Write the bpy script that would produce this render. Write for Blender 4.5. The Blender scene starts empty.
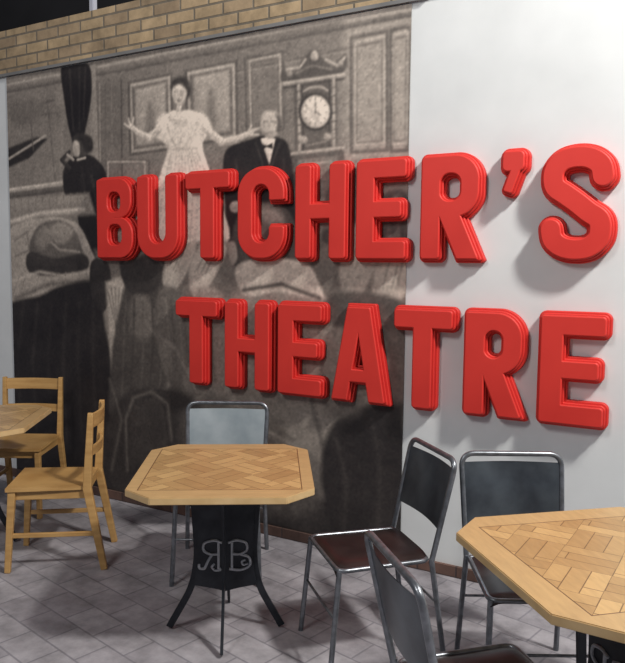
import bpy, bmesh, math, random
import numpy as np
from mathutils import Vector, Matrix
random.seed(4); rng=np.random.default_rng(7)
S=bpy.context.scene
S.view_settings.view_transform='Standard'
COL=S.collection
# ------------------------------------------------------------------ camera
PITCH=math.radians(5.1); ROLL=0.01; YAW=math.radians(30); FPX=730.0
CAM=Vector((0,-3.67,1.65))
r0=Vector((math.cos(YAW),math.sin(YAW),0))
f0=Vector((-math.sin(YAW)*math.cos(PITCH),math.cos(YAW)*math.cos(PITCH),-math.sin(PITCH)))
u0=r0.cross(f0)
R=(r0*math.cos(ROLL)+u0*math.sin(ROLL)); U=(u0*math.cos(ROLL)-r0*math.sin(ROLL))
cd=bpy.data.cameras.new('camera'); cam=bpy.data.objects.new('camera',cd); COL.objects.link(cam)
m=Matrix.Identity(4)
for i in range(3):
    m[i][0]=R[i]; m[i][1]=U[i]; m[i][2]=-f0[i]; m[i][3]=CAM[i]
cam.matrix_world=m
cd.sensor_fit='HORIZONTAL'; cd.sensor_width=36; cd.lens=FPX/625*36; cd.clip_start=0.05
S.camera=cam
# ------------------------------------------------------------------ materials
def mat(name):
    M=bpy.data.materials.new(name); M.use_nodes=True
    nt=M.node_tree; b=nt.nodes['Principled BSDF']
    return M,nt,b
def lnk(nt,a,b): nt.links.new(a,b)
def noisy(name,c1,c2,scale=8,rough=.6,metal=0,bump=0.0,detail=4,stretch=None,coat=0,spec=.5):
    M,nt,b=mat(name)
    tc=nt.nodes.new('ShaderNodeTexCoord'); n=nt.nodes.new('ShaderNodeTexNoise')
    mp=nt.nodes.new('ShaderNodeMapping'); lnk(nt,tc.outputs['Object'],mp.inputs[0])
    if stretch: mp.inputs['Scale'].default_value=stretch
    lnk(nt,mp.outputs[0],n.inputs['Vector']); n.inputs['Scale'].default_value=scale; n.inputs['Detail'].default_value=detail
    cr=nt.nodes.new('ShaderNodeValToRGB'); cr.color_ramp.elements[0].position=.3; cr.color_ramp.elements[1].position=.7
    cr.color_ramp.elements[0].color=(*c1,1); cr.color_ramp.elements[1].color=(*c2,1)
    lnk(nt,n.outputs['Fac'],cr.inputs[0]); lnk(nt,cr.outputs[0],b.inputs['Base Color'])
    b.inputs['Roughness'].default_value=rough; b.inputs['Metallic'].default_value=metal
    b.inputs['Specular IOR Level'].default_value=spec
    if coat: b.inputs['Coat Weight'].default_value=coat
    if bump:
        bp=nt.nodes.new('ShaderNodeBump'); bp.inputs['Strength'].default_value=bump; bp.inputs['Distance'].default_value=.01
        lnk(nt,n.outputs['Fac'],bp.inputs['Height']); lnk(nt,bp.outputs[0],b.inputs['Normal'])
    return M
M_white=noisy('white_render',(.69,.72,.73),(.77,.80,.81),3,.75,bump=.05)
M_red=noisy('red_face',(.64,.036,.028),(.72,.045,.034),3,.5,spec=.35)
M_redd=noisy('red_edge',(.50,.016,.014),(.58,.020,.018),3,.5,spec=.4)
M_steel=noisy('steel_tube',(.14,.15,.165),(.26,.28,.31),30,.32,.75)
M_panel=noisy('steel_panel',(.06,.07,.085),(.13,.155,.18),7,.35,.7)
M_panel2=noisy('pale_steel_panel',(.26,.31,.34),(.38,.43,.46),7,.45,.4)
M_seat=noisy('dark_seat',(.024,.017,.017),(.05,.036,.034),9,.3,.4)
M_iron=noisy('dark_iron',(.010,.012,.017),(.03,.034,.042),14,.42,.5)
M_orn=noisy('pale_ornament',(.34,.36,.39),(.46,.48,.52),20,.5,.1)
M_chairwood=noisy('chair_wood',(.38,.21,.07),(.54,.33,.125),5,.45,stretch=(1,1,6))
M_dark=noisy('night_dark',(.004,.004,.006),(.01,.01,.013),2,.9)
M_post=noisy('pale_post',(.45,.47,.55),(.5,.52,.6),5,.6)
def brickmat(name,c1,c2,mortar,scale,bw,bh,ms,plane,rough=.85,rot=0,bump=.4,lo=.6,hi=1.25,nscale=7):
    M,nt,b=mat(name)
    tc=nt.nodes.new('ShaderNodeTexCoord'); sp=nt.nodes.new('ShaderNodeSeparateXYZ'); cb=nt.nodes.new('ShaderNodeCombineXYZ')
    lnk(nt,tc.outputs['Object'],sp.inputs[0])
    lnk(nt,sp.outputs['X'],cb.inputs['X']); lnk(nt,sp.outputs['Z' if plane=='xz' else 'Y'],cb.inputs['Y'])
    mp=nt.nodes.new('ShaderNodeMapping'); mp.inputs['Rotation'].default_value=(0,0,rot); lnk(nt,cb.outputs[0],mp.inputs[0])
    br=nt.nodes.new('ShaderNodeTexBrick'); lnk(nt,mp.outputs[0],br.inputs['Vector'])
    br.inputs['Scale'].default_value=scale; br.inputs['Brick Width'].default_value=bw; br.inputs['Row Height'].default_value=bh
    br.inputs['Mortar Size'].default_value=ms; br.inputs['Mortar Smooth'].default_value=.5
    br.inputs['Color1'].default_value=(*c1,1); br.inputs['Color2'].default_value=(*c2,1); br.inputs['Mortar'].default_value=(*mortar,1)
    n=nt.nodes.new('ShaderNodeTexNoise'); n.inputs['Scale'].default_value=nscale; n.inputs['Detail'].default_value=9; n.inputs['Roughness'].default_value=.65
    lnk(nt,tc.outputs['Object'],n.inputs['Vector'])
    mx=nt.nodes.new('ShaderNodeMix'); mx.data_type='RGBA'; mx.blend_type='MULTIPLY'; mx.inputs[0].default_value=1
    cr=nt.nodes.new('ShaderNodeValToRGB'); cr.color_ramp.elements[0].color=(lo,lo,lo,1); cr.color_ramp.elements[1].color=(hi,hi,hi,1)
    cr.color_ramp.elements[0].position=.3; cr.color_ramp.elements[1].position=.7
    lnk(nt,n.outputs['Fac'],cr.inputs[0]); lnk(nt,br.outputs['Color'],mx.inputs[6]); lnk(nt,cr.outputs[0],mx.inputs[7])
    lnk(nt,mx.outputs[2],b.inputs['Base Color']); b.inputs['Roughness'].default_value=rough
    bp=nt.nodes.new('ShaderNodeBump'); bp.inputs['Strength'].default_value=bump; bp.inputs['Distance'].default_value=.01; bp.invert=True
    lnk(nt,br.outputs['Fac'],bp.inputs['Height']); lnk(nt,bp.outputs[0],b.inputs['Normal'])
    return M
M_brick=brickmat('yellow_brick',(.50,.37,.22),(.34,.25,.16),(.20,.17,.13),1,.22,.075,.009,'xz')
M_plinth=brickmat('plinth_brick',(.16,.09,.07),(.10,.06,.05),(.07,.05,.05),1,.22,.075,.006,'xz')
M_floor=brickmat('paving',(.36,.345,.37),(.30,.285,.31),(.22,.21,.235),1,.24,.16,.006,'xy',rot=math.radians(12),rough=.6,bump=.15,lo=.55,hi=1.28,nscale=6)
def parquet():
    M,nt,b=mat('parquet_oak')
    tc=nt.nodes.new('ShaderNodeTexCoord'); 
    def mapping(rot,scale=(1,1,1)):
        mp=nt.nodes.new('ShaderNodeMapping'); mp.inputs['Rotation'].default_value=(0,0,rot); mp.inputs['Scale'].default_value=scale
        lnk(nt,tc.outputs['Object'],mp.inputs[0]); return mp
    def brick(mp):
        br=nt.nodes.new('ShaderNodeTexBrick'); lnk(nt,mp.outputs[0],br.inputs['Vector'])
        br.inputs['Scale'].default_value=1; br.inputs['Brick Width'].default_value=.30; br.inputs['Row Height'].default_value=.058
        br.inputs['Mortar Size'].default_value=.0018; br.inputs['Mortar Smooth'].default_value=.2
        br.inputs['Color1'].default_value=(.60,.39,.17,1); br.inputs['Color2'].default_value=(.41,.25,.105,1); br.inputs['Mortar'].default_value=(.18,.10,.04,1)
        return br
    b1=brick(mapping(math.radians(45))); b2=brick(mapping(math.radians(-45)))
    ck=nt.nodes.new('ShaderNodeTexChecker'); mc=mapping(math.radians(45)); lnk(nt,mc.outputs[0],ck.inputs['Vector']); ck.inputs['Scale'].default_value=1/.174
    mx=nt.nodes.new('ShaderNodeMix'); mx.data_type='RGBA'
    lnk(nt,ck.outputs['Fac'],mx.inputs[0]); lnk(nt,b1.outputs['Color'],mx.inputs[6]); lnk(nt,b2.outputs['Color'],mx.inputs[7])
    sp=nt.nodes.new('ShaderNodeSeparateXYZ'); lnk(nt,tc.outputs['Object'],sp.inputs[0])
    def math_(op,a,bb=None):
        n=nt.nodes.new('ShaderNodeMath'); n.operation=op
        if isinstance(a,float): n.inputs[0].default_value=a
        else: lnk(nt,a,n.inputs[0])
        if bb is not None:
            if isinstance(bb,float): n.inputs[1].default_value=bb
            else: lnk(nt,bb,n.inputs[1])
        return n.outputs[0]
    ax=math_('ABSOLUTE',sp.outputs['X']); ay=math_('ABSOLUTE',sp.outputs['Y'])
    mm=math_('MAXIMUM',ax,ay); bord=math_('GREATER_THAN',mm,.33)
    d=math_('ABSOLUTE',math_('SUBTRACT',mm,.33)); line=math_('LESS_THAN',d,.002)
    mx2=nt.nodes.new('ShaderNodeMix'); mx2.data_type='RGBA'; lnk(nt,bord,mx2.inputs[0]); lnk(nt,mx.outputs[2],mx2.inputs[6]); mx2.inputs[7].default_value=(.52,.34,.155,1)
    mx3=nt.nodes.new('ShaderNodeMix'); mx3.data_type='RGBA'; lnk(nt,line,mx3.inputs[0]); lnk(nt,mx2.outputs[2],mx3.inputs[6]); mx3.inputs[7].default_value=(.14,.07,.03,1)
    n=nt.nodes.new('ShaderNodeTexNoise'); n.inputs['Scale'].default_value=14; n.inputs['Detail'].default_value=6
    mp=mapping(.78,(1,5,1)); lnk(nt,mp.outputs[0],n.inputs['Vector'])
    cr=nt.nodes.new('ShaderNodeValToRGB'); cr.color_ramp.elements[0].color=(.70,.70,.72,1); cr.color_ramp.elements[1].color=(1.12,1.12,1.12,1)
    lnk(nt,n.outputs['Fac'],cr.inputs[0])
    mx4=nt.nodes.new('ShaderNodeMix'); mx4.data_type='RGBA'; mx4.blend_type='MULTIPLY'; mx4.inputs[0].default_value=1
    lnk(nt,mx3.outputs[2],mx4.inputs[6]); lnk(nt,cr.outputs[0],mx4.inputs[7]); lnk(nt,mx4.outputs[2],b.inputs['Base Color'])
    b.inputs['Roughness'].default_value=.36
    return M
M_parq=parquet()
M_edge=noisy('oak_edge',(.55,.37,.17),(.66,.47,.24),12,.45)
# ------------------------------------------------------------------ mesh helpers
def obj_from_bm(name,bm,mats,smooth=False,angle=35):
    me=bpy.data.meshes.new(name); bm.to_mesh(me); bm.free()
    for M in (mats if isinstance(mats,(list,tuple)) else [mats]): me.materials.append(M)
    if smooth:
        for p in me.polygons: p.use_smooth=True
        me.set_sharp_from_angle(angle=math.radians(angle))
    o=bpy.data.objects.new(name,me); COL.objects.link(o); return o
def round_path(pts,rad,n=6):
    pts=[Vector(p) for p in pts]; out=[pts[0]]
    for i in range(1,len(pts)-1):
        a,b,c=pts[i-1],pts[i],pts[i+1]
        d1=(a-b); d2=(c-b); r=min(rad,d1.length*.45,d2.length*.45)
        p1=b+d1.normalized()*r; p2=b+d2.normalized()*r
        for k in range(n+1):
            t=k/n; out.append((1-t)**2*p1+2*t*(1-t)*b+t*t*p2)
    out.append(pts[-1]); return out
def add_tube(bm,pts,r,seg=12):
    pts=[Vector(p) for p in pts]; rings=[]
    t=(pts[1]-pts[0]).normalized(); nrm=t.orthogonal().normalized()
    for i,p in enumerate(pts):
        if i==0: tt=(pts[1]-pts[0]).normalized()
        elif i==len(pts)-1: tt=(pts[-1]-pts[-2]).normalized()
        else: tt=((pts[i+1]-p).normalized()+(p-pts[i-1]).normalized()).normalized()
        nrm=(nrm-tt*nrm.dot(tt)).normalized(); bn=tt.cross(nrm)
        rings.append([bm.verts.new(p+nrm*math.cos(2*math.pi*k/seg)*r+bn*math.sin(2*math.pi*k/seg)*r) for k in range(seg)])
    for a,b in zip(rings,rings[1:]):
        for k in range(seg): bm.faces.new((a[k],a[(k+1)%seg],b[(k+1)%seg],b[k]))
    bm.faces.new(rings[0][::-1]); bm.faces.new(rings[-1])
def add_sheet(bm,fn,nu,nv,th):
    top=[[Vector(fn(i/nu,j/nv)) for j in range(nv+1)] for i in range(nu+1)]
    def nor(i,j):
        a=top[min(i+1,nu)][j]-top[max(i-1,0)][j]; b=top[i][min(j+1,nv)]-top[i][max(j-1,0)]
        return a.cross(b).normalized()
    A=[[bm.verts.new(top[i][j]) for j in range(nv+1)] for i in range(nu+1)]
    B=[[bm.verts.new(top[i][j]-nor(i,j)*th) for j in range(nv+1)] for i in range(nu+1)]
    for i in range(nu):
        for j in range(nv):
            bm.faces.new((A[i][j],A[i+1][j],A[i+1][j+1],A[i][j+1])); bm.faces.new((B[i][j],B[i][j+1],B[i+1][j+1],B[i+1][j]))
    for i in range(nu):
        bm.faces.new((A[i][0],B[i][0],B[i+1][0],A[i+1][0])); bm.faces.new((A[i][nv],A[i+1][nv],B[i+1][nv],B[i][nv]))
    for j in range(nv):
        bm.faces.new((A[0][j],A[0][j+1],B[0][j+1],B[0][j])); bm.faces.new((A[nu][j],B[nu][j],B[nu][j+1],A[nu][j+1]))
def add_beam(bm,p0,p1,w,d,side=(0,1,0),w1=None,d1=None,bev=.004):
    p0=Vector(p0);p1=Vector(p1);t=(p1-p0).normalized(); s=Vector(side); s=(s-t*s.dot(t)).normalized(); q=t.cross(s)
    w1=w1 or w; d1=d1 or d; vs=[]
    for p,ww,dd in ((p0,w,d),(p1,w1,d1)):
        for a,b in ((-1,-1),(1,-1),(1,1),(-1,1)): vs.append(bm.verts.new(p+s*a*ww/2+q*b*dd/2))
    fs=[bm.faces.new((vs[0],vs[3],vs[2],vs[1])),bm.faces.new(vs[4:8])]
    for k in range(4): fs.append(bm.faces.new((vs[k],vs[(k+1)%4],vs[4+(k+1)%4],vs[4+k])))
    if bev:
        es=set(e for f in fs for e in f.edges)
        bmesh.ops.bevel(bm,geom=list(es),offset=bev,segments=2,affect='EDGES',profile=.5)
def box_obj(name,a,b,M,bev=0):
    bm=bmesh.new(); vs=[bm.verts.new((x,y,z)) for x in (a[0],b[0]) for y in (a[1],b[1]) for z in (a[2],b[2])]
    for q in ((0,1,3,2),(4,6,7,5),(0,4,5,1),(2,3,7,6),(0,2,6,4),(1,5,7,3)): bm.faces.new([vs[k] for k in q])
    bmesh.ops.recalc_face_normals(bm,faces=bm.faces)
    if bev: bmesh.ops.bevel(bm,geom=list(bm.edges),offset=bev,segments=2,affect='EDGES')
    return obj_from_bm(name,bm,M)
def empty(name,label,cat,group=None):
    e=bpy.data.objects.new(name,None); e.empty_display_size=.1; COL.objects.link(e)
    e['label']=label; e['category']=cat
    if group: e['group']=group
    return e
def tag(o,label,cat,group=None):
    o['label']=label;o['category']=cat
    if group:o['group']=group
def par(c,p): c.parent=p
# ------------------------------------------------------------------ setting
floor=box_obj('floor',(-9,-7,-.1),(6,.3,0),M_floor); floor['kind']='structure'
wall=box_obj('wall_back',(-9,0,0),(6,.25,3.045),M_white); wall['kind']='structure'
par_=box_obj('wall_parapet',(-9,-.02,3.045),(6,.25,3.35),M_brick); par_['kind']='structure'
bb=box_obj('baseboard_back',(-9,-.02,0),(6,0,.06),M_plinth); bb['kind']='structure'
dk=box_obj('night_sky_backdrop',(-12,1.2,0),(8,1.3,7),M_dark); dk['kind']='structure'  # added dark sheet behind the parapet, stands in for the black night sky
tr=box_obj('trim_1',(-9,-.024,3.025),(-1.45,-.0,3.045),noisy('grey_trim',(.16,.16,.16),(.24,.24,.24),4)); tr['kind']='structure'
# ------------------------------------------------------------------ mural
def rect(px,py,D=3.67):
    "measured photo point -> (x,z) on the wall plane"
    u=(px-312.5)/FPX; v=(py-331.5)/FPX; d=R*u-U*v+f0
    t=D/d.y; return (d.x*t, CAM.z+d.z*t)
X0,X1,Z0,Z1=-4.755,-1.538,.062,3.02
NX,NZ=560,510
xs=np.linspace(X0,X1,NX); zs=np.linspace(Z0,Z1,NZ); GX,GZ=np.meshgrid(xs,zs)
C=np.full(GX.shape,122.0)
def smooth_noise(n,amp):
    g=rng.normal(size=(n,n)); yi=np.linspace(0,n-1.001,NZ); xi=np.linspace(0,n-1.001,NX)
    y0=yi.astype(int);x0=xi.astype(int);fy=(yi-y0)[:,None];fx=(xi-x0)[None,:]
    fy=fy*fy*(3-2*fy);fx=fx*fx*(3-2*fx)
    a=g[np.ix_(y0,x0)];b=g[np.ix_(y0,x0+1)];c=g[np.ix_(y0+1,x0)];d=g[np.ix_(y0+1,x0+1)]
    return amp*((a*(1-fx)+b*fx)*(1-fy)+(c*(1-fx)+d*fx)*fy)
SH=smooth_noise(30,1.0)+smooth_noise(12,1.0)
def blend(d,val,soft,alpha=1.0):
    "soft-edged fill; printed tones vary a little across each shape"
    global C
    a=np.clip(.5-d/soft,0,1)*alpha
    gz,gx=np.gradient(d); g=np.hypot(gx,gz)+1e-9
    rim=np.exp(-np.clip(-d,0,1)/.035)*((gx/g)*.5+(gz/g)*.6)
    v=val*(1+.17*np.clip(rim,-1,1))+SH*2.4
    C=C*(1-a)+v*a
def segd(ax,az,bx,bz):
    dx,dz=bx-ax,bz-az; L=dx*dx+dz*dz+1e-12
    t=np.clip(((GX-ax)*dx+(GZ-az)*dz)/L,0,1)
    return np.hypot(GX-ax-t*dx,GZ-az-t*dz)
def poly(pts,val,soft=.012,alpha=1.0):
    P=[rect(*p) for p in pts]; inside=np.zeros(GX.shape,bool); dist=np.full(GX.shape,1e9)
    for i in range(len(P)):
        (ax,az),(bx,bz)=P[i-1],P[i]
        dist=np.minimum(dist,segd(ax,az,bx,bz))
        c=((az>GZ)!=(bz>GZ))&(GX<(bx-ax)*(GZ-az)/(bz-az+1e-12)+ax); inside^=c
    blend(np.where(inside,-dist,dist),val,soft,alpha)
def curvep(pts,n=5):
    out=[];N=len(pts)
    for i in range(N):
        p0,p1,p2,p3=[np.array(pts[(i+k-1)%N],float) for k in range(4)]
        for k in range(n):
            t=k/n; out.append(tuple(.5*((2*p1)+(-p0+p2)*t+(2*p0-5*p1+4*p2-p3)*t*t+(-p0+3*p1-3*p2+p3)*t**3)))
    return out
def blob(pts,val,soft=.015,alpha=1.0): poly(curvep(pts),val,soft,alpha)
def stroke(pts,w,val,soft=.01,alpha=1.0):
    P=[rect(*p) for p in pts]; d=np.full(GX.shape,1e9)
    for a,b in zip(P,P[1:]): d=np.minimum(d,segd(*a,*b))
    blend(d-w/2,val,soft,alpha)
def ell(cx,cy,rx,ry,val,soft=.012,alpha=1.0,ang=0):
    n=20; ca,sa=math.cos(ang),math.sin(ang)
    poly([(cx+rx*math.cos(2*math.pi*k/n)*ca-ry*math.sin(2*math.pi*k/n)*sa, cy+rx*math.cos(2*math.pi*k/n)*sa+ry*math.sin(2*math.pi*k/n)*ca) for k in range(n)],val,soft,alpha)
# stage back wall
poly([(340,10),(414,-6),(410,220),(340,220)],156,.1)
poly([(0,78),(64,73),(64,200),(0,200)],124,.02)
stroke([(0,93),(414,14)],.03,104); stroke([(0,87),(414,5)],.02,160)
stroke([(92,100),(410,36)],.012,106,.012,.7); stroke([(92,103),(410,39)],.01,160,.012,.7)
poly([(5,150),(38,137),(48,139),(30,158),(8,168)],42,.02); stroke([(8,160),(46,136)],.02,165)
stroke([(20,110),(55,100)],.01,90); stroke([(30,104),(34,150)],.01,90); stroke([(12,120),(58,112)],.008,98,.015); stroke([(48,98),(56,180)],.01,100,.02)
blob([(10,104),(30,98),(44,104),(36,120),(16,124)],108,.06)
stroke([(5,191),(80,181)],.03,184); stroke([(5,197),(80,187)],.04,88)
poly([(90,80),(127,72),(128,205),(98,210)],110,.015)
stroke([(100,84),(101,190)],.012,146); stroke([(122,80),(123,200)],.012,80); stroke([(106,84),(107,195)],.005,92); stroke([(112,82),(113,195)],.005,128)
poly([(88,66),(96,64),(100,180),(92,180)],138,.01)
blob([(62,68),(76,64),(90,66),(92,95),(86,130),(78,152),(70,130),(65,100)],28)
stroke([(70,70),(74,130)],.012,54,.02); stroke([(80,68),(80,130)],.012,50,.02); stroke([(86,68),(84,120)],.01,58,.02)
for fr in (((128,82),(173,73),(174,150),(130,156)),((185,70),(238,60),(239,140),(187,146))):
    poly(fr,90); cx=sum(p[0] for p in fr)/4; cy=sum(p[1] for p in fr)/4
    poly([(cx+(p[0]-cx)*.9,cy+(p[1]-cy)*.93) for p in fr],172)
    poly([(cx+(p[0]-cx)*.8,cy+(p[1]-cy)*.85) for p in fr],110)
    poly([(cx+(p[0]-cx)*.68,cy+(p[1]-cy)*.76) for p in fr],164,.02)
    blob([(cx-3,cy-6),(cx,cy-12),(cx+4,cy-5),(cx+5,cy+18),(cx-5,cy+20)],128,.05)
    ell(cx,cy-13,2.5,3.5,138,.03)
for q in (((246,58),(284,51),(285,128),(248,134)),((352,38),(388,31),(388,150),(352,152)),((392,30),(410,26),(408,150),(392,151)),((104,160),(150,160),(150,200),(104,203))):
    stroke(list(q)+[q[0]],.022,104); cx=sum(p[0] for p in q)/4; cy=sum(p[1] for p in q)/4
    stroke([(cx+(p[0]-cx)*.8,cy+(p[1]-cy)*.9) for p in list(q)+[q[0]]],.012,178)
    stroke([(cx+(p[0]-cx)*.7,cy+(p[1]-cy)*.84) for p in list(q)+[q[0]]],.006,110,.012)
poly([(345,160),(412,155),(410,215),(345,215)],124,.02)
# tall clock
poly([(294,78),(338,70),(338,150),(296,156)],98); poly([(290,150),(344,145),(347,215),(290,215)],90)
blob([(283,82),(284,68),(296,70),(304,58),(316,49),(324,58),(334,64),(346,54),(347,68),(336,76),(310,80)],88)
stroke([(287,70),(300,68),(306,60)],.015,180); stroke([(326,60),(338,66),(345,58)],.015,180); ell(315,56,4,5,185)
stroke([(296,74),(312,66),(332,70)],.008,140,.012); ell(290,74,3,3,150,.012); ell(341,64,3,3,150,.012)
stroke([(284,84),(344,75)],.02,182); stroke([(284,88),(344,79)],.01,70); stroke([(292,154),(344,148)],.018,178)
stroke([(299,86),(300,150)],.02,170); stroke([(334,80),(334,146)],.02,170); stroke([(303,86),(304,150)],.008,64); stroke([(330,80),(330,146)],.008,64)
for k in range(7):
    stroke([(296.5,92+k*8.5),(302,91+k*8.5)],.006,90,.01); stroke([(331.5,88+k*8.5),(337,87+k*8.5)],.006,90,.01)
ell(316,112,17,19,60); ell(316,112,14.5,16.5,198); ell(316,112,12,14,235)
for k in range(12):
    a=k*math.pi/6; stroke([(316+10*math.cos(a),112+12*math.sin(a)),(316+11.5*math.cos(a),112+13.6*math.sin(a))],.005,110)
ell(316,112,6,7,215,.012)
stroke([(316,112),(316,103)],.006,80); stroke([(316,112),(321,115)],.006,80)
stroke([(304,92),(310,88),(322,87),(328,91)],.012,184); ell(304,140,4,4,170); ell(328,137,4,4,165); stroke([(306,146),(326,142)],.008,150,.012)
poly([(298,160),(338,156),(339,205),(298,208)],116); stroke([(304,165),(332,162),(333,200),(304,203),(304,165)],.012,164)
poly([(95,205),(412,196),(412,240),(95,250)],146,.04)
poly([(225,195),(300,190),(300,245),(225,250)],160,.05)
# standing man in suit
blob([(224,160),(232,146),(250,140),(262,136),(280,138),(290,150),(296,205),(290,240),(232,245),(226,205)],30)
poly([(261,139),(268,137),(276,139),(270,165)],228,.008)
poly([(263,144),(267,146),(273,143),(273,149),(267,147),(263,150)],30,.005)
blob([(262,118),(265,112),(272,111),(279,114),(281,124),(278,134),(271,139),(264,134),(261,126)],192)
blob([(276,114),(282,118),(282,130),(277,132),(278,122)],96,.02); stroke([(262,117),(268,111),(276,112)],.006,160)
blob([(262,128),(268,131),(275,130),(272,137),(266,137)],168,.02)
stroke([(264,122),(268,121.5)],.007,118,.015); stroke([(272,121.5),(276,122)],.007,118,.015); stroke([(270,123),(269.5,128)],.005,168,.015); stroke([(267,132.5),(273,132.5)],.006,130,.014)
stroke([(256,143),(262,160),(266,180)],.008,64,.015); stroke([(281,142),(274,160),(268,180)],.008,64,.015); ell(236,207,6,6,175)
stroke([(236,160),(240,195)],.012,52,.03); stroke([(284,160),(284,200)],.012,50,.03)
# soprano
blob([(163,120),(172,111),(180,112),(190,110),(202,116),(208,132),(203,146),(210,170),(220,200),(226,245),(146,248),(152,205),(162,170),(168,148),(158,138),(157,126)],230)
for k in range(11):
    x=158+k*5; stroke([(172+k*2.6,152),(x+6,190),(x-2+k*.8,240)],.007,(192,206)[k%2],.02)
for k in range(5): stroke([(158+k*1.2,206+k*8),(186,212+k*8),(216+k*1.2,204+k*8)],.007,206,.03)
blob([(158,120),(166,114),(172,120),(166,134),(156,136)],240,.03); blob([(198,114),(208,118),(212,130),(204,138),(198,126)],240,.03)
stroke([(168,124),(172,138),(178,150)],.01,200,.02); stroke([(198,124),(194,138),(188,150)],.01,200,.02)
for a in (((172,138),(180,150)),((182,138),(180,150)),((192,136),(184,150)),((170,149),(198,148))): stroke(a,.008,184,.02)
stroke([(162,128),(150,137)],.05,214); stroke([(150,137),(138,132),(131,126)],.034,212); stroke([(131,126),(129,119)],.014,212); stroke([(133,126),(134,118)],.012,207); stroke([(130,128),(125,124)],.012,207)
stroke([(205,128),(222,142)],.05,212); stroke([(222,142),(238,138),(252,133)],.034,210); stroke([(250,133),(258,129)],.012,207); stroke([(250,135),(259,135)],.012,207); stroke([(249,131),(252,126)],.011,207)
stroke([(160,132),(150,140),(136,134)],.008,176,.02); stroke([(208,133),(222,146),(240,142)],.008,172,.02)
stroke([(179,113),(180,103)],.04,204); ell(181,84,9,7,50,.025); ell(188,91,4,7,56,.025)
blob([(173,90),(175,85),(183,84),(187,92),(185,100),(180,106),(175,102),(173,96)],214)
blob([(181,90),(187,90),(185,101),(180,106)],190,.03)
stroke([(175,92),(177.5,91.5)],.006,120,.014); stroke([(181.5,91.5),(184,92)],.006,120,.014); ell(179.4,100.5,1.5,1.5,120,.014)
stroke([(172,87),(180,82),(188,88)],.016,60,.025); blob([(170,116),(190,114),(188,122),(180,126),(172,122)],218,.03)
# conductor
blob([(64,172),(72,158),(84,154),(98,160),(108,180),(112,240),(104,270),(84,262),(78,215),(66,196)],32)
ell(82,146,9.5,11,70); blob([(73,146),(76,140),(80,144),(80,156),(75,156)],168); blob([(73,139),(80,133),(92,138),(93,150),(86,152),(82,142)],46,.02)
stroke([(78,160),(86,158)],.015,215); stroke([(70,168),(62,160),(70,152)],.03,52); stroke([(68,155),(74,160)],.02,175); stroke([(92,176),(100,220)],.014,60,.03); stroke([(82,168),(88,210)],.01,48,.03)
# pit / orchestra mid tone
poly([(5,200),(90,193),(96,215),(5,222)],140,.03)
for k in range(12): stroke([(8+k*7,199-k*.6),(9+k*7,212-k*.6)],.006,118,.015)
poly([(95,250),(412,232),(410,300),(95,300)],110,.05)
for k in range(9): ell(112+k*11,252+3*math.sin(k*2.1),5,7,(66,90,126)[k%3],.03)
for k in range(12): ell(238+k*15,240+6*math.sin(k*1.7),6,8,(76,134,98)[k%3],.03)
# woman with wide hat
blob([(9,236),(24,222),(44,218),(62,218),(80,226),(92,250),(100,272),(94,286),(62,292),(30,306),(12,300)],160)
blob([(30,250),(36,230),(46,222),(60,220),(72,226),(80,240),(84,262),(66,272),(44,272)],92,.02)
blob([(30,252),(56,258),(84,254),(88,268),(60,276),(30,272)],52,.02)
stroke([(12,222),(40,214),(84,210)],.035,190,.02); stroke([(14,282),(40,272),(62,276),(92,272)],.02,190,.03)
stroke([(16,298),(50,284),(94,280)],.03,106,.03); blob([(50,228),(62,222),(74,232),(64,244),(52,240)],140,.03); stroke([(44,236),(60,250),(80,252)],.012,166,.02)
blob([(38,232),(46,226),(52,238),(44,250),(36,246)],124,.03)
stroke([(16,240),(28,232),(30,250),(16,256)],.012,116,.02)
for k in range(11): stroke([(14+k*7.5,294-k*1.4),(20+k*6.6,276-k*.5)],.006,132,.015)
blob([(10,305),(40,296),(62,286),(96,284),(106,330),(114,380),(116,500),(0,500),(4,340)],32,.03)
for k in range(6): stroke([(24+k*14,304),(18+k*15,360),(22+k*15,440)],.012,(44,50)[k%2],.05)
blob([(92,262),(108,262),(112,290),(104,312),(92,296)],48)
poly([(106,282),(126,276),(130,330),(112,372)],168,.03)
for k in range(5): stroke([(108+k*4,288),(122-k*2,352)],.006,100,.014)
# seated second figure and hands
blob([(118,320),(130,272),(150,254),(168,268),(180,310),(176,360),(150,410),(112,420),(112,360)],68,.03)
blob([(120,262),(136,246),(156,244),(166,262),(156,290),(130,292)],54,.02); stroke([(126,262),(146,252),(162,264)],.015,116,.03)
blob([(132,300),(146,296),(156,320),(146,340),(130,330)],100,.05)
for k in range(5): stroke([(126+k*9,300),(124+k*10,350),(122+k*9,400)],.008,(86,54)[k%2],.03)
blob([(164,268),(172,246),(182,234),(186,240),(182,252),(194,240),(196,250),(186,276),(172,294),(164,286)],172,.02)
blob([(190,268),(200,246),(214,236),(216,244),(208,254),(224,244),(226,254),(212,282),(198,298),(190,288)],182,.02)
for a in (((176,250),(170,266)),((184,252),(176,272)),((206,252),(198,270)),((214,256),(206,274)),((180,256),(174,270)),((210,256),(202,272))): stroke(a,.006,116,.012)
blob([(160,290),(176,288),(186,300),(196,350),(190,392),(168,380),(156,330)],98,.03)
blob([(196,296),(212,288),(226,300),(236,340),(226,390),(200,380)],138,.03)
for k in range(4): stroke([(166+k*6,300),(172+k*6,370)],.007,(118,84)[k%2],.025); stroke([(204+k*6,302),(208+k*6,372)],.007,(156,118)[k%2],.025)
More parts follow.
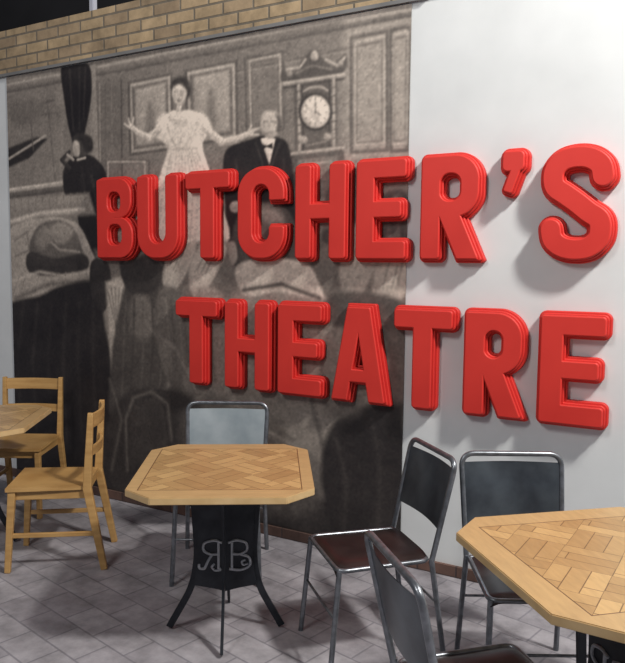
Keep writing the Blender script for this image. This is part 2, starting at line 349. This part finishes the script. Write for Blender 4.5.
# centre man from behind
blob([(226,300),(262,288),(322,296),(380,318),(404,344),(404,540),(290,540),(232,440),(184,388),(200,350)],126,.04)
blob([(232,240),(240,214),(262,202),(286,208),(300,236),(298,268),(280,288),(250,288),(236,270)],80,.02)
for k in range(8): stroke([(240+k*7,222+abs(k-4)*2),(238+k*7.6,272-abs(k-4)*2)],.006,(64,100)[k%2],.015)
blob([(246,214),(262,206),(280,212),(284,226),(262,222),(248,226)],150,.05)
blob([(228,246),(235,242),(238,258),(232,264)],155); blob([(236,268),(262,258),(304,262),(318,280),(322,300),(280,292),(246,296)],192,.02)
stroke([(244,290),(282,284),(320,298)],.02,74,.02)
blob([(170,392),(230,398),(300,442),(330,480),(300,500),(230,470),(180,430)],98,.04)
stroke([(232,400),(262,430),(300,448)],.03,170,.05,.6); stroke([(300,330),(312,400),(330,470)],.02,82,.04); stroke([(350,330),(340,420)],.02,86,.04)
stroke([(240,320),(250,380)],.06,156,.08,.6); stroke([(372,330),(384,390)],.05,156,.08,.6); stroke([(262,310),(280,400)],.02,98,.04); stroke([(210,310),(216,380)],.02,102,.03)
for k in range(9): stroke([(236+k*17,312+k*2),(240+k*17,380+k*5)],.008,(148,104)[k%2],.04,.6)
for k in range(7): stroke([(190+k*14,402+k*6),(204+k*14,430+k*6)],.008,(122,80)[k%2],.03,.7)
# right-hand audience
blob([(328,190),(342,172),(360,170),(372,190),(368,216),(340,226),(326,214)],90,.02)
blob([(380,200),(398,190),(410,200),(408,246),(388,246),(376,226)],76,.02)
for k in range(5): stroke([(334+k*8,184),(332+k*8,214)],.007,(72,110)[k%2],.015); stroke([(382+k*5,204),(384+k*5,238)],.006,(62,94)[k%2],.015)
blob([(340,262),(350,232),(362,224),(366,234),(360,256),(372,238),(380,244),(372,276),(356,300),(342,290)],170,.02)
blob([(372,282),(382,256),(396,248),(398,260),(406,252),(408,286),(396,306),(378,304)],176,.02)
for a in (((354,240),(348,262)),((364,246),(356,268)),((390,262),(384,284)),((398,266),(392,288)),((359,242),(352,264)),((403,262),(398,286))): stroke(a,.006,110,.012)
blob([(330,296),(360,292),(408,304),(408,340),(360,330),(330,322)],76,.03)
poly([(384,330),(412,336),(410,420),(392,400)],90,.04)
# front seats, dark foreground
blob([(90,480),(120,400),(160,388),(190,396),(236,440),(300,486),(330,500),(402,500),(404,560),(90,560)],48,.05)
blob([(330,430),(356,408),(396,404),(404,420),(404,540),(340,540),(322,480)],40,.04)
blob([(180,420),(206,412),(250,438),(300,470),(322,500),(280,520),(220,500),(190,470)],74,.08)
stroke([(128,470),(126,420),(134,398),(152,392),(168,404),(172,440)],.018,100,.03); blob([(132,470),(130,424),(138,402),(152,398),(164,408),(166,470)],56,.02)
stroke([(150,330),(176,350),(196,392)],.03,120,.04,.7); blob([(196,440),(230,446),(260,470),(240,480),(200,470)],92,.06)
ell(345,400,20,18,106,.08); stroke([(110,380),(122,420),(112,470)],.02,86,.03)
stroke([(336,440),(346,480),(344,530)],.02,58,.04); stroke([(372,420),(380,470),(378,530)],.016,56,.04)
P=np.pad(C,1,'edge'); C=P[:-2,1:-1]*.25+P[1:-1,1:-1]*.5+P[2:,1:-1]*.25
P=np.pad(C,1,'edge'); C=P[1:-1,:-2]*.25+P[1:-1,1:-1]*.5+P[1:-1,2:]*.25
# halftone-like print grain over the soft image
C=C*(1+smooth_noise(150,.035)+smooth_noise(270,.045))+smooth_noise(60,2)+smooth_noise(280,3.0)
C=(C-110)*1.06+116
C=np.clip(C,16,248)
lin=(C/255)**2.1
rgb=np.stack([lin*1.03+.006,lin*.90+.004,lin*.77+.007,np.ones_like(lin)],-1).reshape(-1,4)
me=bpy.data.meshes.new('mural')
co=np.stack([GX,np.full_like(GX,-.006),GZ],-1).reshape(-1,3)
idx=np.arange(NX*NZ).reshape(NZ,NX)
q=np.stack([idx[:-1,:-1],idx[:-1,1:],idx[1:,1:],idx[1:,:-1]],-1).reshape(-1,4)
me.from_pydata(co.tolist(),[],q.tolist()); me.update()
ca=me.color_attributes.new('print','FLOAT_COLOR','POINT'); ca.data.foreach_set('color',rgb.astype(np.float32).ravel())
M,nt,b=mat('mural_print'); at=nt.nodes.new('ShaderNodeAttribute'); at.attribute_name='print'
lnk(nt,at.outputs['Color'],b.inputs['Base Color']); b.inputs['Roughness'].default_value=.55
me.materials.append(M); mural=bpy.data.objects.new('mural',me); COL.objects.link(mural)
tag(mural,'large sepia photographic mural of a singer and theatre audience','mural')
# ------------------------------------------------------------------ letters
H=.56
def rb(x,y,x0,y0,x1,y1,r):
    cx,cy=(x0+x1)/2,(y0+y1)/2; hx,hy=(x1-x0)/2,(y1-y0)/2; r=min(r,hx,hy)
    qx=np.abs(x-cx)-hx+r; qy=np.abs(y-cy)-hy+r
    return np.hypot(np.maximum(qx,0),np.maximum(qy,0))+np.minimum(np.maximum(qx,qy),0)-r
def ob(x,y,p,q,w,r):
    dx,dy=q[0]-p[0],q[1]-p[1]; L=math.hypot(dx,dy); dx/=L;dy/=L
    a=(x-p[0])*dx+(y-p[1])*dy; b=-(x-p[0])*dy+(y-p[1])*dx
    return rb(a,b,0,-w/2,L,w/2,r)
mn=lambda *a: np.minimum.reduce(a); mx_=lambda *a: np.maximum.reduce(a)
RC=.036
def glyph(ch,x,y,W):
    s=.145
    if ch=='T': return mn(rb(x,y,0,H-.135,W,H,RC),rb(x,y,W/2-s/2,0,W/2+s/2,H,RC))
    if ch=='H': return mn(rb(x,y,0,0,.14,H,RC),rb(x,y,W-.14,0,W,H,RC),rb(x,y,.05,H/2-.058,W-.05,H/2+.064,.01))
    if ch=='E': return mn(rb(x,y,0,0,s,H,RC),rb(x,y,0,0,W,.132,RC),rb(x,y,0,H-.132,W,H,RC),rb(x,y,0,H/2-.06,W*.92,H/2+.064,RC))
    if ch=='U': return mn(rb(x,y,0,.12,.14,H,RC),rb(x,y,W-.14,.12,W,H,RC),mx_(rb(x,y,0,0,W,.5,.165),-rb(x,y,.14,.13,W-.14,.7,.05),y-.3))
    if ch=='C':
        return mx_(rb(x,y,0,0,W,H,.165),-rb(x,y,.142,.13,W-.142,H-.13,.04),-rb(x,y,W-.17,H*.40,W+.2,H*.60,.02))
    if ch=='B': return mx_(mn(rb(x,y,0,0,.2,H,RC),rb(x,y,0,H*.47,W-.012,H,.125),rb(x,y,0,0,W,H*.545,.135)),-rb(x,y,.137,H-.218,W-.145,H-.125,.03),-rb(x,y,.137,.122,W-.135,.222,.03))
    if ch=='R': return mn(rb(x,y,0,0,.142,H,RC),mx_(mn(rb(x,y,0,H*.38,.2,H,RC),rb(x,y,0,H*.38,W-.012,H,.145)),-rb(x,y,.14,H-.228,W-.145,H-.128,.03)),mx_(ob(x,y,(W*.44,H*.50),(W-.065,-.02),.144,.0),-y))
    if ch=='A': return mn(mx_(mn(ob(x,y,(.062,-.03),(W/2-.012,H+.03),.135,.0),ob(x,y,(W-.062,-.03),(W/2+.012,H+.03),.135,.0)),-y,y-H),rb(x,y,.09,.105,W-.09,.215,.01))
    if ch=='S':
        K=[(W-.066,.402),(W-.078,.45),(W-.12,.483),(W/2,.494),(.115,.482),(.078,.445),(.070,.40),(.082,.357),(.125,.325),(W/2,.285),(W-.125,.240),(W-.078,.205),(W-.068,.16),(W-.078,.112),(W-.12,.076),(W/2,.066),(.12,.078),(.078,.112),(.066,.162)]
        Q=[]
        for i in range(len(K)-1):
            p0=np.array(K[max(i-1,0)]);p1=np.array(K[i]);p2=np.array(K[i+1]);p3=np.array(K[min(i+2,len(K)-1)])
            for k in range(4):
                t=k/4; Q.append(.5*((2*p1)+(-p0+p2)*t+(2*p0-5*p1+4*p2-p3)*t*t+(-p0+3*p1-3*p2+p3)*t**3))
        Q.append(np.array(K[-1])); d=np.full(x.shape,9.)
        for a,b in zip(Q,Q[1:]):
            e=b-a; L=e@e+1e-12; t=np.clip(((x-a[0])*e[0]+(y-a[1])*e[1])/L,0,1); d=np.minimum(d,np.hypot(x-a[0]-t*e[0],y-a[1]-t*e[1]))
        return d-.067
    if ch=="'": return mn(rb(x,y,.01,H-.135,.155,H,.045),ob(x,y,(.105,H-.08),(.05,H-.235),.085,.03))
def contours(F,xs,ys,lev):
    g=F-lev; g=np.where(np.abs(g)<1e-9,1e-9,g); ins=g<0
    mixed=(ins[:-1,:-1].astype(int)+ins[1:,:-1]+ins[:-1,1:]+ins[1:,1:]); J,I=np.where((mixed>0)&(mixed<4))
    pts={}; adj={}
    def pt(k):
        if k in pts: return
        t,j,i=k
        if t=='h': a,b=g[j,i],g[j,i+1]; s=a/(a-b); pts[k]=(xs[i]+s*(xs[i+1]-xs[i]),ys[j])
        else: a,b=g[j,i],g[j+1,i]; s=a/(a-b); pts[k]=(xs[i],ys[j]+s*(ys[j+1]-ys[j]))
    for j,i in zip(J.tolist(),I.tolist()):
        ks=[]
        if ins[j,i]!=ins[j,i+1]: ks.append(('h',j,i))
        if ins[j,i+1]!=ins[j+1,i+1]: ks.append(('v',j,i+1))
        if ins[j+1,i]!=ins[j+1,i+1]: ks.append(('h',j+1,i))
        if ins[j,i]!=ins[j+1,i]: ks.append(('v',j,i))
        for k in ks: pt(k)
        for a,b in zip(ks[::2],ks[1::2]): adj.setdefault(a,[]).append(b); adj.setdefault(b,[]).append(a)
    loops=[];seen=set()
    for k0 in adj:
        if k0 in seen: continue
        loop=[k0];seen.add(k0);cur=k0
        while True:
            nx=[k for k in adj[cur] if k not in seen]
            if not nx: break
            cur=nx[0];seen.add(cur);loop.append(cur)
        if len(loop)>8: loops.append([pts[k] for k in loop])
    return loops
def tier(F,xs,ys,lev,z0,z1,bev):
    c=bpy.data.curves.new('t','CURVE'); c.dimensions='2D'; c.fill_mode='BOTH'
    c.extrude=(z1-z0)/2-bev; c.bevel_depth=bev; c.bevel_resolution=2
    for L in contours(F,xs,ys,lev-bev):
        Q=[L[0]]
        for p in L[1:]:
            if math.hypot(p[0]-Q[-1][0],p[1]-Q[-1][1])>.0022: Q.append(p)
        s=c.splines.new('POLY'); s.points.add(len(Q)-1)
        for k,p in enumerate(Q): s.points[k].co=(p[0],p[1],0,1)
        s.use_cyclic_u=True
    o=bpy.data.objects.new('t',c); COL.objects.link(o); bpy.context.view_layer.update()
    me=bpy.data.meshes.new_from_object(o.evaluated_get(bpy.context.evaluated_depsgraph_get()))
    for v in me.vertices: v.co.z+=(z0+z1)/2
    bpy.data.objects.remove(o); return me
LET=[('B',-3.785,-3.425,1),('U',-3.42,-3.04,1),('T',-3.015,-2.64,1),('C',-2.615,-2.25,1),('H',-2.213,-1.853,1),('E',-1.825,-1.497,1),('R',-1.453,-1.097,1),("'",-1.045,-.888,1),('S',-.842,-.484,1),
     ('T',-3.10,-2.735,2),('H',-2.712,-2.35,2),('E',-2.326,-1.995,2),('A',-1.968,-1.594,2),('T',-1.588,-1.225,2),('R',-1.198,-.859,2),('E',-.821,-.486,2)]
for ch,xa,xb,row in LET:
    W=xb-xa; gx=np.arange(-.02,W+.03,.005); gy=np.arange(-.02,H+.03,.005); XX,YY=np.meshgrid(gx,gy)
    F=glyph(ch,XX,YY,W)
    bm=bmesh.new(); cnt=0
    for lev,z0,z1,bv in ((0,0,.034,.005),(-.010,.032,.056,.005),(-.018,.054,.078,.007)):
        me=tier(F,gx,gy,lev,z0,z1,bv)
        bm.from_mesh(me)
    bm.faces.ensure_lookup_table()
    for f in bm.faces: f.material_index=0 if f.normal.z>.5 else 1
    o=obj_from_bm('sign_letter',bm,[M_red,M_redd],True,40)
    o.rotation_euler=(math.pi/2,0,0)
    o.location=(xa,-.007 if xa<-1.53 else -.001,(1.675 if row==1 else .888))
    nm={"'":'apostrophe'}.get(ch,'letter '+ch)
    tag(o,'raised red %s of %s word on %s'%(nm,'upper' if row==1 else 'lower','sepia mural' if xb<-1.54 else 'white wall'),'sign letter','red raised sign letters')
# ------------------------------------------------------------------ metal chair prototype (faces local +X)
def metal_chair():
    root=empty('metal_chair','','chair','industrial metal chairs'); ch=[]
    bm=bmesh.new()
    def seat(u,v):
        x=-.20+.41*u; y=(v-.5)*(.37+.03*u); e=max(abs(2*v-1),0)**6; fr=max(0,(u-.9)/.1)
        return (x,y,.462-.012*math.sin(math.pi*u)*math.cos((v-.5)*2.6)-.02*e-.02*fr**2)
    add_sheet(bm,seat,14,14,.004); ch.append(obj_from_bm('seat',bm,M_seat,True,60))
    bm=bmesh.new(); add_tube(bm,round_path([(-.2,-.19,.44),(.20,-.2,.44),(.20,.2,.44),(-.2,.19,.44),(-.2,-.19,.44)],.04),.010); ch.append(obj_from_bm('seat_frame',bm,M_steel,True,50))
    bm=bmesh.new(); add_tube(bm,round_path([(-.205,-.2,.43),(-.30,-.215,.86),(-.30,.215,.86),(-.205,.2,.43)],.06,8),.0115,14); ch.append(obj_from_bm('back_frame',bm,M_steel,True,50))
    bm=bmesh.new()
    def pan(u,v):
        z=.57+.255*v; t=(z-.43)/.43; y=(u-.5)*(.40+.02*t); return (-.205-.095*t-.022*math.cos((u-.5)*math.pi)+.004,y,z)
    add_sheet(bm,pan,12,8,.003); ch.append(obj_from_bm('backrest',bm,M_panel,True,50))
    for p,q_ in (((-.205,-.2,.45),(-.27,-.215,0)),((-.205,.2,.45),(-.27,.215,0)),((.195,-.195,.44),(.235,-.21,0)),((.195,.195,.44),(.235,.21,0))):
        bm=bmesh.new(); add_tube(bm,[p,q_],.0115,14); ch.append(obj_from_bm('leg',bm,M_steel,True,50))
    bm=bmesh.new(); add_tube(bm,[(-.232,-.205,.26),(-.232,.205,.26)],.006,8); add_tube(bm,[(.212,-.2,.24),(.212,.2,.24)],.006,8); ch.append(obj_from_bm('stretcher',bm,M_steel,True,50))
    for c in ch: par(c,root)
    return root,ch
def copy_thing(root,ch,cmap=None):
    r=root.copy(); COL.objects.link(r); out=[]
    for c in ch:
        k=c.copy(); k.parent=r; COL.objects.link(k); out.append(k)
    return r,out
def place(r,x,y,deg,label,sc=1):
    r.location=(x,y,0); r.rotation_euler=(0,0,math.radians(deg)); r['label']=label
cA,pA=metal_chair(); cB,pB=copy_thing(cA,pA); cC,pC=copy_thing(cA,pA); cD,pD=copy_thing(cA,pA)
for o in pA:
    if o.name.startswith('backrest'):
        o.data=o.data.copy(); o.data.materials[0]=M_panel2; o['label']='pale grey-blue sheet steel backrest'
place(cA,-2.355,-.564,-60,'tubular metal chair with pale backrest tucked behind parquet table')
cA.scale=(1,1.08,1)
place(cB,-1.315,-.90,227,'tubular metal chair turned sideways with dark seat, beside parquet table')
place(cC,-.642,-.845,-60,'tubular metal chair with dark steel backrest, against white wall')
place(cD,-.565,-1.672,44,'tubular metal chair seen from behind, drawn up to parquet table')
# ------------------------------------------------------------------ wooden chair (faces +X)
def wood_chair():
    root=empty('wooden_chair','','chair','wooden chairs'); ch=[]
    bm=bmesh.new()
    def seat(u,v): return (-.20+.42*u,(v-.5)*(.38+.03*u),.462-.01*math.sin(math.pi*u)*math.sin(math.pi*v))
    add_sheet(bm,seat,10,10,.02); ch.append(obj_from_bm('seat',bm,M_chairwood,True,50))
    bm=bmesh.new()
    for y in (-.17,.17): add_beam(bm,(-.19,y,.415),(.19,y,.415),.02,.05)
    for x in (-.18,.18): add_beam(bm,(x,-.17,.415),(x,.17,.415),.02,.05,side=(1,0,0))
    ch.append(obj_from_bm('seat_frame',bm,M_chairwood))
    for s in (-1,1):
        bm=bmesh.new(); add_beam(bm,(-.285,s*.20,0),(-.20,s*.19,.45),.032,.034,w1=.034,d1=.045); add_beam(bm,(-.20,s*.19,.44),(-.225,s*.195,.86),.034,.045,w1=.026,d1=.03); ch.append(obj_from_bm('leg',bm,M_chairwood))
        bm=bmesh.new(); add_beam(bm,(.22,s*.195,0),(.19,s*.18,.45),.03,.03,w1=.034,d1=.04); ch.append(obj_from_bm('leg',bm,M_chairwood))
    bm=bmesh.new()
    for z0,z1 in ((.775,.85),(.62,.67)):
        def rail(u,v,z0=z0,z1=z1):
            z=z0+(z1-z0)*v; x=-.20-.025*(z-.44)/.42; return (x-.03*math.sin(math.pi*u)+.008,(u-.5)*.38,z)
        add_sheet(bm,rail,12,4,.014)
    ch.append(obj_from_bm('backrest',bm,M_chairwood,True,50))
    bm=bmesh.new()
    for s in (-1,1): add_beam(bm,(-.235,s*.195,.2),(.205,s*.19,.2),.018,.025)
    ch.append(obj_from_bm('stretcher',bm,M_chairwood))
    for c in ch: par(c,root)
    return root,ch
wF,qF=wood_chair(); wE,qE=copy_thing(wF,qF)
place(wF,-3.235,-.92,217.5,'light wooden chair standing sideways at small table, on paving')
place(wE,-4.11,-.46,-60,'light wooden chair facing out, behind small table near wall')
# ------------------------------------------------------------------ tables
def table(x,y,deg,sx,sy,chf,label,orn=True):
    root=empty('cafe_table',label,'table','parquet topped cafe tables')
    hx,hy=sx/2,sy/2
    P=[(-hx+chf,-hy),(hx-chf,-hy),(hx,-hy+chf),(hx,hy-chf),(hx-chf,hy),(-hx+chf,hy),(-hx,hy-chf),(-hx,-hy+chf)]
    bm=bmesh.new(); A=[bm.verts.new((*p,.72)) for p in P]; B=[bm.verts.new((*p,.75)) for p in P]
    bm.faces.new(A[::-1]); top=bm.faces.new(B)
    for k in range(8): bm.faces.new((A[k],A[(k+1)%8],B[(k+1)%8],B[k]))
    bmesh.ops.bevel(bm,geom=list(bm.edges),offset=.003,segments=2,affect='EDGES')
    for f in bm.faces: f.material_index=0 if f.normal.z>.9 else 1
    t=obj_from_bm('table_top',bm,[M_parq,M_edge]); par(t,root)
    path=round_path([(.19,0,.71),(.14,0,.60),(.125,0,.34),(.15,0,.20),(.255,0,.012)],.10,8)
    for k in range(4):
        bm=bmesh.new(); Rz=Matrix.Rotation(math.radians(90*k),3,'Z'); rings=[]
        for i,p in enumerate(path):
            t_=(path[min(i+1,len(path)-1)]-path[max(i-1,0)]).normalized(); q=Vector((0,1,0)); w_=t_.cross(q)
            rings.append([bm.verts.new(Rz@(p+w_*a*.015+q*b_*.006)) for a,b_ in ((-1,-1),(1,-1),(1,1),(-1,1))])
        for a,b_ in zip(rings,rings[1:]):
            for j in range(4): bm.faces.new((a[j],a[(j+1)%4],b_[(j+1)%4],b_[j]))
        bm.faces.new(rings[0][::-1]); bm.faces.new(rings[-1]); bmesh.ops.recalc_face_normals(bm,faces=bm.faces)
        par(obj_from_bm('leg',bm,M_iron,True,40),root)
    bm=bmesh.new(); add_beam(bm,(0,-.0,.708),(0,.0,.72),.36,.36,bev=.002); par(obj_from_bm('mounting_plate',bm,M_iron),root)
    bm=bmesh.new(); add_tube(bm,[(0,0,.22),(0,0,.71)],.016,16); par(obj_from_bm('column',bm,M_iron,True,50),root)
    bm=bmesh.new(); out=[(-.13,.60),(.13,.60),(.122,.34),(.142,.215),(.06,.20),(0,.185),(-.06,.20),(-.142,.215),(-.122,.34)]
    F1=[bm.verts.new((a,-.021,b_)) for a,b_ in out]; F2=[bm.verts.new((a,-.016,b_)) for a,b_ in out]
    bm.faces.new(F1); bm.faces.new(F2[::-1]); n=len(out)
    for k in range(n): bm.faces.new((F1[k],F2[k],F2[(k+1)%n],F1[(k+1)%n]))
    bmesh.ops.recalc_face_normals(bm,faces=bm.faces); par(obj_from_bm('panel',bm,M_iron),root)
    bm=bmesh.new()
    for s in (-1,1):
        o_=s*.018; yy=-.024
        def T(pts): return round_path([(o_+s*a,yy,.29+b_*.82) for a,b_ in pts],.02,6)
        add_tube(bm,T([(.012,.0),(.012,.15)]),.0062,6)
        add_tube(bm,T([(-.004,.148),(.03,.165),(.078,.15),(.082,.105),(.05,.082),(.012,.085)]),.0062,6)
        if s<0:
            add_tube(bm,T([(.04,.084),(.06,.045),(.075,.0),(.10,.006),(.098,.03)]),.0062,6)
            add_tube(bm,T([(.012,.01),(.0,-.006),(.03,-.01),(.045,.015),(.03,.03)]),.005,6)
        else:
            add_tube(bm,T([(.05,.082),(.092,.07),(.096,.015),(.05,-.008),(.0,.0)]),.0062,6)
            add_tube(bm,T([(.085,.03),(.06,.02),(.055,.045),(.072,.05)]),.005,6)
    o=obj_from_bm('scroll_monogram',bm,M_orn,True,60); o['label']='pale scrolled monogram on dark panel'; par(o,root)
    root.location=(x,y,0); root.rotation_euler=(0,0,math.radians(deg)); return root
table(-1.932,-1.09,33,.765,.86,.115,'octagonal parquet oak table on dark iron legs before mural')
table(-.262,-1.250,-47,.86,.86,.13,'large parquet oak table with clipped corners between metal chairs')
table(-3.83,-1.04,35,.8,.8,.12,'parquet oak table on dark iron legs between wooden chairs')
# ------------------------------------------------------------------ posts above parapet
for k,(a,h) in enumerate(((-5.17,.5),(-3.96,.5))):
    o=box_obj('railing_post',(a-.02,.08,3.35),(a+.02,.12,3.35+h),M_post,.004); tag(o,'pale upright metal post standing on brick parapet','post','posts on the parapet')
# ------------------------------------------------------------------ lights
def point(loc,e,col,r=.1):
    l=bpy.data.lights.new('lamp','POINT'); l.energy=e; l.color=col; l.shadow_soft_size=r
    o=bpy.data.objects.new('lamp_light',l); o.location=loc; COL.objects.link(o)
def area(loc,target,e,col,s):
    l=bpy.data.lights.new('lamp','AREA'); l.energy=e; l.color=col; l.size=s
    o=bpy.data.objects.new('area_light',l); o.location=loc; o.rotation_euler=(Vector(target)-Vector(loc)).to_track_quat('-Z','Y').to_euler(); COL.objects.link(o)
point((2.4,-1.8,5.6),1250,(1,.96,.90),.24)
point((.95,-1.1,4.0),150,(1,.97,.93),.16)
area((-2.2,-4.6,4.3),(-3.2,-.2,1.8),75,(1,.97,.93),1.0)
w=bpy.data.worlds.new('w'); S.world=w; w.use_nodes=True
w.node_tree.nodes['Background'].inputs[0].default_value=(.64,.66,.78,1); w.node_tree.nodes['Background'].inputs[1].default_value=.17
